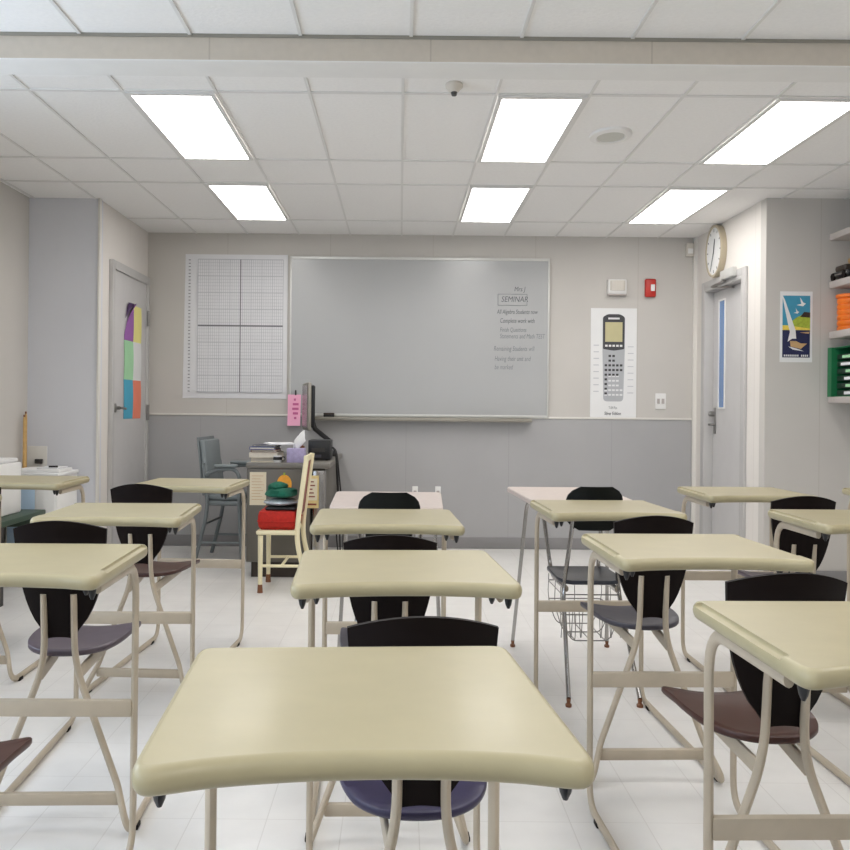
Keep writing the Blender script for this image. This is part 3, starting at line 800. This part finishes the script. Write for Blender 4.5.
MB().rbox((-.006, -.004, .058), (.006, -.0005, .075), .001).build('stalk', M['lime'], t)

# books on the desk
bk = [((-.965, 6.72), (-.79, 7.0), .742, .030, 'creamp', 'cream book at the bottom of the pile on the teacher desk'),
      ((-.975, 6.70), (-.785, 6.98), .772, .034, 'pages', 'thick pale book second from the bottom of the desk pile'),
      ((-.968, 6.71), (-.80, 6.97), .8062, .018, 'redwood', 'thin reddish book in the middle of the desk pile'),
      ((-.972, 6.69), (-.81, 6.96), .8245, .018, 'bluebook', 'blue book near the top of the desk pile'),
      ((-.955, 6.72), (-.80, 6.95), .8428, .012, 'slate', 'dark thin book topmost on the desk pile')]
for (x0, y0), (x1, y1), z, h_, m, lab in bk:
    t = thing('book', lab, 'book', ((x0 + x1) / 2, (y0 + y1) / 2, z), random.uniform(-.04, .04), 'books piled on the teacher desk')
    hx, hy = (x1 - x0) / 2, (y1 - y0) / 2
    c = MB().box((-hx, -hy, 0), (hx, hy, .003)).box((-hx, -hy, h_ - .0035), (hx, hy, h_ - .0005)).box((-hx, -hy, .003), (-hx + .004, hy, h_ - .0035)); c.build('cover', M[m], t, smooth=False)
    MB().box((-hx + .004, -hy + .004, .0032), (hx - .005, hy - .004, h_ - .0037)).build('pages', M['pages'], t, smooth=False)
t = MB(); t.box((-.09, -.12, 0), (.09, .12, .004)).box((-.08, -.11, .004), (.095, .12, .009))
o = t.build('loose_papers', M['paperL'], None, smooth=False); o.location = (-.80, 6.86, .8550); o.rotation_euler = (0, 0, .3)
tag(o, 'loose white papers lying on top of the desk book pile', 'papers')

# tissue box
t = thing('tissue_box', 'lavender tissue box with a white tissue on the teacher desk corner', 'tissue box', (-.675, 6.74, TZ))
MB().rbox((-.058, -.05, 0), (.058, .05, .092), .003).build('box', M['lav'], t)
s = MB(); rings = []
for i, (r, z, dx) in enumerate(((.018, .0925, 0), (.028, .115, .006), (.034, .14, .018), (.022, .165, .03), (.012, .192, .042), (.002, .205, .05))):
    rings.append([(dx + r * (1 + .25 * math.sin(3 * a + i)) * math.cos(a), r * .5 * math.sin(a), z + .006 * math.sin(2 * a)) for a in [2 * PI * k / 16 for k in range(16)]])
s.loft(rings).build('tissue', M['paper'], t)
# panda-like small mug: black and white pot beside the tissues
t = thing('black_white_mug', 'small black and white mug left of the tissue box', 'mug', (-.795, 6.72, TZ))
MB().lathe([(.028, 0), (.034, .01), (.036, .045), (.033, .045), (.030, .012)], 20).build('cup', M['paper'], t, sx=.8)
MB().lathe([(.0365, .016), (.0375, .03), (.0365, .036)], 20).build('band', M['black'], t, sx=.8)
MB().tube(fillet([(.026, 0, .036), (.048, 0, .034), (.048, 0, .012), (.024, 0, .010)], .012), .004, 8).build('mug_handle', M['black'], t)
# pencil pot behind
t = thing('pencil_pot', 'brown pot of pens behind the tissue box', 'pen pot', (-.665, 6.95, TZ))
MB().lathe([(.034, 0), (.036, .10), (.032, .10), (.03, .01)], 20).build('pot', M['cap_brown'], t, sx=SQ)
for i, (dx, dy, m) in enumerate(((-.012, .005, 'black'), (.008, -.006, 'redwood'), (.002, .012, 'black'))):
    MB().cyl((dx * .5, dy, .015), (dx * 1.6, dy * 1.5, .175 + .01 * i), .004, 8).build('pen', M[m], t)
# monitor seen almost edge-on
t = thing('computer_monitor', 'flat computer monitor seen edge-on on a black arm over the teacher desk', 'monitor', (-.665, 7.62, TZ + .02), math.radians(10))
scr = MB().rbox((-.036, -.20, .17), (-.008, .26, .52), .008, 3); scr.build('screen_case', M['tray'], t)
MB().rbox((-.039, -.18, .19), (-.0365, .24, .50), .001, 1).build('screen', M['screen'], t)
MB().rbox((-.0075, -.195, .19), (.02, .25, .50), .012, 3).build('rear_shell', M['black'], t)
MB().bar([(.012, .03, .26), (.04, .03, .18), (.15, .03, .09)], .05, .035).build('arm', M['black'], t, bevel=.006)
MB().rbox((.10, -.07, -.0199), (.19, .13, .02), .006).build('foot', M['black'], t)
MB().cyl((.148, .03, .02), (.148, .03, .10), .022, 16).build('post', M['black'], t, sx=1)
# black printer/computer box
t = thing('computer_box', 'black desktop computer box on the right end of the teacher desk', 'computer', (-.535, 7.1, TZ))
MB().rbox((-.085, -.12, .004), (.065, .12, .137), .005).build('case', M['black'], t)
MB().rbox((-.062, -.124, .058), (.03, -.1205, .085), .001, 1).build('drive_bay', M['darkmetal'], t)
MB().rbox((-.062, -.124, .02), (.005, -.1205, .04), .001, 1).build('front_panel', M['slate'], t)
for x in (-.06, .04):
    MB().box((x - .008, -.1, 0), (x + .008, -.08, .004)).box((x - .008, .08, 0), (x + .008, .1, .004)).build('rubber_foot', M['back'], t, smooth=False)
for i, (a, bb, lab) in enumerate(((0, .02, 'outermost'), (.012, -.01, 'middle'), (-.014, .03, 'innermost'))):
    x = TX1 + .012
    p = fillet([(x - .022 + a * .3, 7.1 + i * .03, TZ + .085), (x + .005 + a * .3, 7.09 + i * .03, TZ + .06), (x + .016 + a * .6, 7.07 + i * .03, TZ - .06), (x + .03 + a, 7.06 + i * .05, .5), (x + .035 + a * 2, 7.05 + i * .06, .32 - i * .05), (x + .05 + a, 7.02 + i * .05, .005)], .06)
    o = MB().tube(p, .0055, 8).build('computer_cable', M['rope'], None)
    tag(o, 'black cable hanging off the right end of the teacher desk, %s of three' % lab, 'cable', 'cables behind the teacher desk')

# grey steel armchair facing the desk
t = thing('armchair', 'blue-grey steel armchair with padded back left of the teacher desk', 'armchair', (-1.225, 7.50, 0), math.radians(-4))
# local: faces +x; x already squeezed, y depth sideways
def post(pts, r=.012): return MB().tube(fillet(pts, .05), r, 10)
for y in (-.24, .24):
    post([(-.20, y, 0), (-.125, y, .30), (-.11, y, .42), (-.145, y, .70)], .014).build('rear_leg', M['steelchair'], t)
    post([(.14, y, 0), (.115, y, .42), (.12, y, .60), (.085, y, .665), (-.04, y, .66), (-.125, y, .62)], .014).build('front_leg', M['steelchair'], t)
    MB().rbox((-.06, y - .03, .672), (.10, y + .03, .695), .009, 3).build('arm_pad', M['vinyl'], t)
    MB().tube([(-.165, y, .14), (.132, y, .14)], .009, 8).build('side_rail', M['steelchair'], t)
MB().tube([(-.13, -.24, .27), (-.13, .24, .27)], .009, 8).build('stretcher', M['steelchair'], t)
MB().rbox((-.13, -.225, .40), (.13, .225, .435), .012, 3).build('seat_pan', M['steelchair'], t)
MB().rbox((-.12, -.21, .4355), (.12, .21, .48), .018, 3).build('seat_pad', M['vinyl'], t)
b = MB().rbox((-.02, -.215, 0), (.02, .215, .375), .016, 4); b.xf(Matrix.Translation((-.122, 0, .49)) @ Matrix.Rotation(-.11, 4, 'Y')); b.build('back_pad', M['vinyl'], t)
b = MB().rbox((-.009, -.225, -.02), (.004, .225, .395), .004, 2); b.xf(Matrix.Translation((-.146, 0, .49)) @ Matrix.Rotation(-.11, 4, 'Y')); b.build('back_shell', M['steelchair'], t)

# cream painted side chair with red cushion
CX, CY = -.695, 6.30
t = thing('wooden_chair', 'cream painted wooden side chair holding a red cushion', 'chair', (CX, CY, 0))
dpt = .19
for y, nm in ((-dpt, 0), (dpt, 1)):
    MB().tube([(-.125, y, .05), (-.125, y, .34)], [.013, .016], 12).build('front_leg', M['wood'], t)
    MB().tube([(-.125, y, 0), (-.125, y, .05)], [.017, .014], 12).build('foot_cap', M['cap_brown'], t)
    p = fillet([(.165, y, .0), (.09, y, .30), (.095, y, .42), (.145, y, .815)], .08)
    MB().tube(p, .015, 12, ry=.011).build('rear_post', M['wood'], t)
    MB().tube([(-.125, y, .16), (.122, y, .16)], .009, 8).build('side_rail', M['wood'], t)
MB().tube([(-.0, -dpt, .16), (-.0, dpt, .16)], .009, 8).build('stretcher', M['wood'], t)
MB().rbox((-.15, -.215, .345), (.085, .215, .372), .010, 3).build('seat', M['wood'], t)
b = MB().rbox((-.006, -dpt + .012, 0), (.006, dpt - .012, .36), .004); b.xf(Matrix.Translation((.094, 0, .45)) @ Matrix.Rotation(.115, 4, 'Y')); b.build('back_panel', M['redwood'], t)
MB().rbox((.125, -dpt + .012, .775), (.143, dpt - .012, .812), .005).build('top_rail', M['wood'], t)
t = thing('red_cushion', 'bright red square cushion on the cream wooden chair', 'cushion', (CX - .03, CY, .372))
s = MB(); rings = []
for sc, z in ((.86, 0), (.97, .02), (1, .05), (.99, .085), (.93, .108), (.6, .113)):
    rings.append([(x * sc, y * sc, z) for x, y in round_poly([(-.115, -.2), (.115, -.2), (.115, .2), (-.115, .2)], [.03] * 4, 5)])
pad = s.loft(rings).build('pad', M['redc'], t)
MB().tube([(x * 1.003, y * 1.003, .052) for x, y in round_poly([(-.115, -.2), (.115, -.2), (.115, .2), (-.115, .2)], [.03] * 4, 5) + [(-.115, -.17)]], .004, 6).build('piping', M['redc'], pad)
def lump(rx, ry, rz, seed, n=20, m=10, amp=.18):
    rnd = random.Random(seed); ph = [rnd.uniform(0, 6) for _ in range(6)]; rings = []
    for j in range(1, m):
        a = PI * j / m; rings.append([])
        for k in range(n):
            b = 2 * PI * k / n; q = 1 + amp * (math.sin(3 * b + ph[0] + 2 * a) * .5 + math.sin(5 * b + ph[1]) * .3 + math.sin(4 * a + ph[2]) * .4) * math.sin(a)
            rings[-1].append((rx * q * math.sin(a) * math.cos(b), ry * q * math.sin(a) * math.sin(b), rz * (1 - math.cos(a)) / 1 * (1 if True else 0)))
    return MB().loft(rings)
t = thing('folded_bag', 'dark folded bag under clear wrap on the red cushion', 'bag', (CX - .015, CY, .4855))
MB().rbox((-.09, -.15, 0), (.09, .15, .018), .007).build('dark_base', M['black'], t)
b = lump(.105, .17, .024, 3, amp=.08); b.xf(Matrix.Translation((-.005, 0, .0175))); b.build('clear_wrap', M['clear'], t)
t = thing('green_hat', 'rumpled green cloth hat on top of the bag and red cushion', 'hat', (CX - .02, CY - .02, .5505))
b = lump(.10, .15, .032, 7, amp=.24); b.build('brim', M['green'], t)
b = lump(.062, .09, .042, 11, amp=.26); b.xf(Matrix.Translation((-.025, .01, .014))); b.build('crown', M['green'], t)

# ================================================================== left corner
t = thing('low_bench', 'low dark green bench along the left wall under the white printer', 'bench', (-2.29, 5.95, 0))
MB().rbox((-.165, -.35, .43), (.13, .35, .463), .006).build('bench_top', M['greentab'], t)
for x in (-.145, .11):
    for y in (-.32, .32): MB().box((x - .014, y - .02, 0), (x + .014, y + .02, .4295)).build('leg', M['darkmetal'], t, smooth=False)
MB().box((-.145, .306, .36), (.11, .334, .4295)).build('apron', M['greentab'], t, smooth=False)
t = thing('printer', 'white box printer at the left frame edge on the green bench', 'printer', (-2.335, 5.9, .463))
MB().rbox((-.14, -.24, 0), (.085, .24, .30), .012, 3).build('case', M['white'], t)
MB().rbox((-.135, -.23, .3005), (.07, .22, .325), .008, 2).build('lid', M['paper'], t)
MB().rbox((-.11, -.246, .06), (.02, -.2405, .19), .002).build('front_tray', M['shelfgrey'], t)
MB().lathe([(.013, -.2405), (.013, -.248)], 14, (.064, 0, .275), 'y').build('knob', M['black'], t)
t = thing('white_cabinet', 'low white cabinet with pale blue panel in the left corner', 'cabinet', (-2.225, 6.55, 0))
MB().rbox((-.2, -.2, .06), (.115, .2, .66), .005).build('body', M['white'], t)
MB().rbox((-.215, -.215, .6605), (.125, .2, .682), .005).build('cabinet_top', M['paper'], t)
MB().rbox((-.19, -.206, .09), (-.02, -.2005, .64), .003).build('door', M['palebl'], t)
MB().rbox((-.01, -.206, .09), (.105, -.2005, .64), .003).build('door', M['white'], t)
MB().box((-.18, -.17, 0), (.1, .18, .0595)).build('kick_plate', M['shelfgrey'], t, smooth=False)
t = thing('paper_stack', 'stack of white papers lying open on the white corner cabinet', 'papers', (-2.235, 6.5, .682))
MB().rbox((-.15, -.13, 0), (.13, .13, .02), .004).build('sheets', M['paper'], t)
MB().rbox((-.02, -.1, .0205), (.11, .1, .03), .003).build('booklet', M['paperL'], t)
t = thing('black_marker', 'short black marker lying on the white papers in the corner', 'marker', (-2.165, 6.42, .712), .25)
MB().cyl((-.02, 0, .006), (.02, 0, .006), .006, 10).build('barrel', M['black'], t)
MB().cyl((.0202, 0, .006), (.035, 0, .006), .0068, 10).build('marker_cap', M['darkmetal'], t)
for i, (x, y, ln, ti, lab) in enumerate(((-2.425, 6.60, .34, .02, 'longer wooden stick leaning in the left corner'), (-2.44, 6.66, .36, .015, 'darker wooden stick behind the longer one in the left corner'))):
    b = MB().tube([(0, 0, 0), (-ti * .6, .03, ln * .9), (-ti * .7, .033, ln)], [.011, .0085, .006], 10)
    t = thing('wooden_stick', lab, 'stick', (x + .02, y - .0, .683), 0, 'sticks in the left corner'); b.build('shaft', M['pencil'], t)
    MB().cyl((-ti * .7, .033, ln + .0005), (-ti * .71, .034, ln + .014), .0062, 10).build('tip', M['cap_brown'], t)
t = thing('corner_outlet', 'pale outlet plate with a dark plug on the wall by the left corner', 'outlet', (-2.40, YJL, .755))
MB().rbox((-.055, -.007, -.075), (.075, 0, .075), .003).build('plate', M['cap'], t)
MB().rbox((.0, -.03, -.04), (.05, -.0075, -.01), .004).build('plug', M['darkmetal'], t)

# ================================================================== shelves on the right
shz = [(2.185, 2.225), (1.882, 1.925), (1.565, 1.61), (1.16, 1.2)]
names = ['topmost grey wall shelf at the right frame edge', 'second grey wall shelf from the top, holding a dark toy car', 'third grey wall shelf from the top, holding the orange tub', 'lowest grey wall shelf at the right edge, holding the green box']
SX0 = 2.70
for (z0, z1), lab in zip(shz, names):
    t = thing('wall_shelf', lab, 'shelf', (SX0, 6.0, z0), 0, 'grey shelves on the right')
    MB().rbox((0, -.7, 0), (XRR - SX0 - .0005, .4995, z1 - z0), .004).build('board', M['shelfgrey'], t)
    b = MB()
    for y in (-.5, .3):
        st = len(b.v); b.prism([(.03, 0), (XRR - SX0 - .002, 0), (XRR - SX0 - .002, -.05)], y, y + .02)
        b.v[st:] = [Vector((p.x, p.z, p.y - .0005)) for p in b.v[st:]]
    b.build('bracket', M['shelfgrey'], t, smooth=False)
t = thing('toy_car', 'dark toy car on the second shelf at the right frame edge', 'toy', (2.772, 6.40, 1.925))
MB().rbox((-.055, -.13, .018), (.045, .13, .055), .012, 3).build('body', M['black'], t)
MB().rbox((-.042, -.06, .0555), (.032, .09, .095), .014, 3).build('cabin', M['deskdark'], t)
for x in (-.055, .045):
    for y in (-.08, .08): MB().lathe([(.024, -.006), (.026, 0), (.024, .008)], 16, (x, y, .026), 'x').build('wheel', M['back'], t)
MB().rbox((-.058, -.12, .03), (-.0555, .12, .04), .001, 1).build('trim_strip', M['chrome'], t)
t = thing('tan_box', 'tan cardboard box behind the toy car on the second shelf', 'box', (2.897, 6.40, 1.925))
MB().rbox((-.055, -.15, 0), (.08, .15, .13), .003).build('box', M['tan'], t)
MB().rbox((-.058, -.153, .1305), (.083, .153, .155), .003).build('box_lid', M['tan'], t)
t = thing('orange_tub', 'ribbed orange plastic tub on the third shelf at the right', 'tub', (2.825, 6.44, 1.61))
pr = [(.085, 0)]
for i in range(6): pr += [(.096, .008 + i * .034), (.096, .028 + i * .034), (.089, .032 + i * .034)]
MB().lathe(pr + [(.098, .21)], 30).build('tub', M['orangep'], t, sx=.95)
MB().lathe([(.104, .2105), (.104, .228), (.09, .232)], 30).build('tub_lid', M['orangep'], t, sx=.95)
t = thing('green_box', 'open green file box with pale edged folders on the lowest right shelf', 'file box', (2.712, 6.10, 1.2))
b = MB().box((0, .38, 0), (.27, .44, .31)).box((0, -.3, 0), (.27, -.28, .31)).box((.25, -.28, 0), (.27, .38, .31)).box((.02, -.28, 0), (.25, .38, .006)).box((.02, -.28, .304), (.25, .38, .31)); b.build('shell', M['greenbox'], t, smooth=False)
for i in range(6):
    o = MB().rbox((.03, -.27, .008 + i * .045), (.24, .37, .04 + i * .045), .003).build('binder', M['greendark'], t)
    MB().rbox((.0275, -.26, .014 + i * .045), (.0298, .26 + .05 * (i > 3) - .02 * (i % 2), .032 + i * .045), .001, 1).build('binder_label', M['mint'] if i % 2 else M['paperL'], o)

# ================================================================== assumed daylight, camera, view
wd = bpy.data.worlds.new('daylight'); bpy.context.scene.world = wd; wd.use_nodes = True
bg = wd.node_tree.nodes['Background']; bg.inputs['Color'].default_value = (.62, .78, 1, 1); bg.inputs['Strength'].default_value = 1.0
for i, (a, b) in enumerate(wins):
    l = bpy.data.lights.new('window_daylight', 'AREA'); l.shape = 'RECTANGLE'; l.size = 1.15; l.size_y = b - a - .1; l.energy = 24; l.color = (.72, .84, 1)  # added area lamp, fills the room through the assumed windows
    o = bpy.data.objects.new('window_daylight', l); C.objects.link(o); o.location = (XLL - .12, (a + b) / 2, (W0 + W1) / 2); o.rotation_euler = (0, -PI / 2, 0)
cam = bpy.data.cameras.new('camera'); co = bpy.data.objects.new('camera', cam); C.objects.link(co)
cam.sensor_fit = 'HORIZONTAL'; cam.sensor_width = 36; cam.lens = 36 * F / 850
cam.shift_x = 25 / 850; cam.shift_y = -18 / 850
cam.clip_start = .05
co.matrix_world = Matrix.Translation((0, 0, CAMZ)) @ Matrix.Rotation(PI / 2, 4, 'X') @ Matrix.Rotation(.0095, 4, 'Z')
sc = bpy.context.scene; sc.camera = co
sc.view_settings.view_transform = 'Standard'; sc.view_settings.look = 'None'
sc.view_settings.exposure = 0.24; sc.view_settings.gamma = 1; sc.view_settings.use_curve_mapping = False
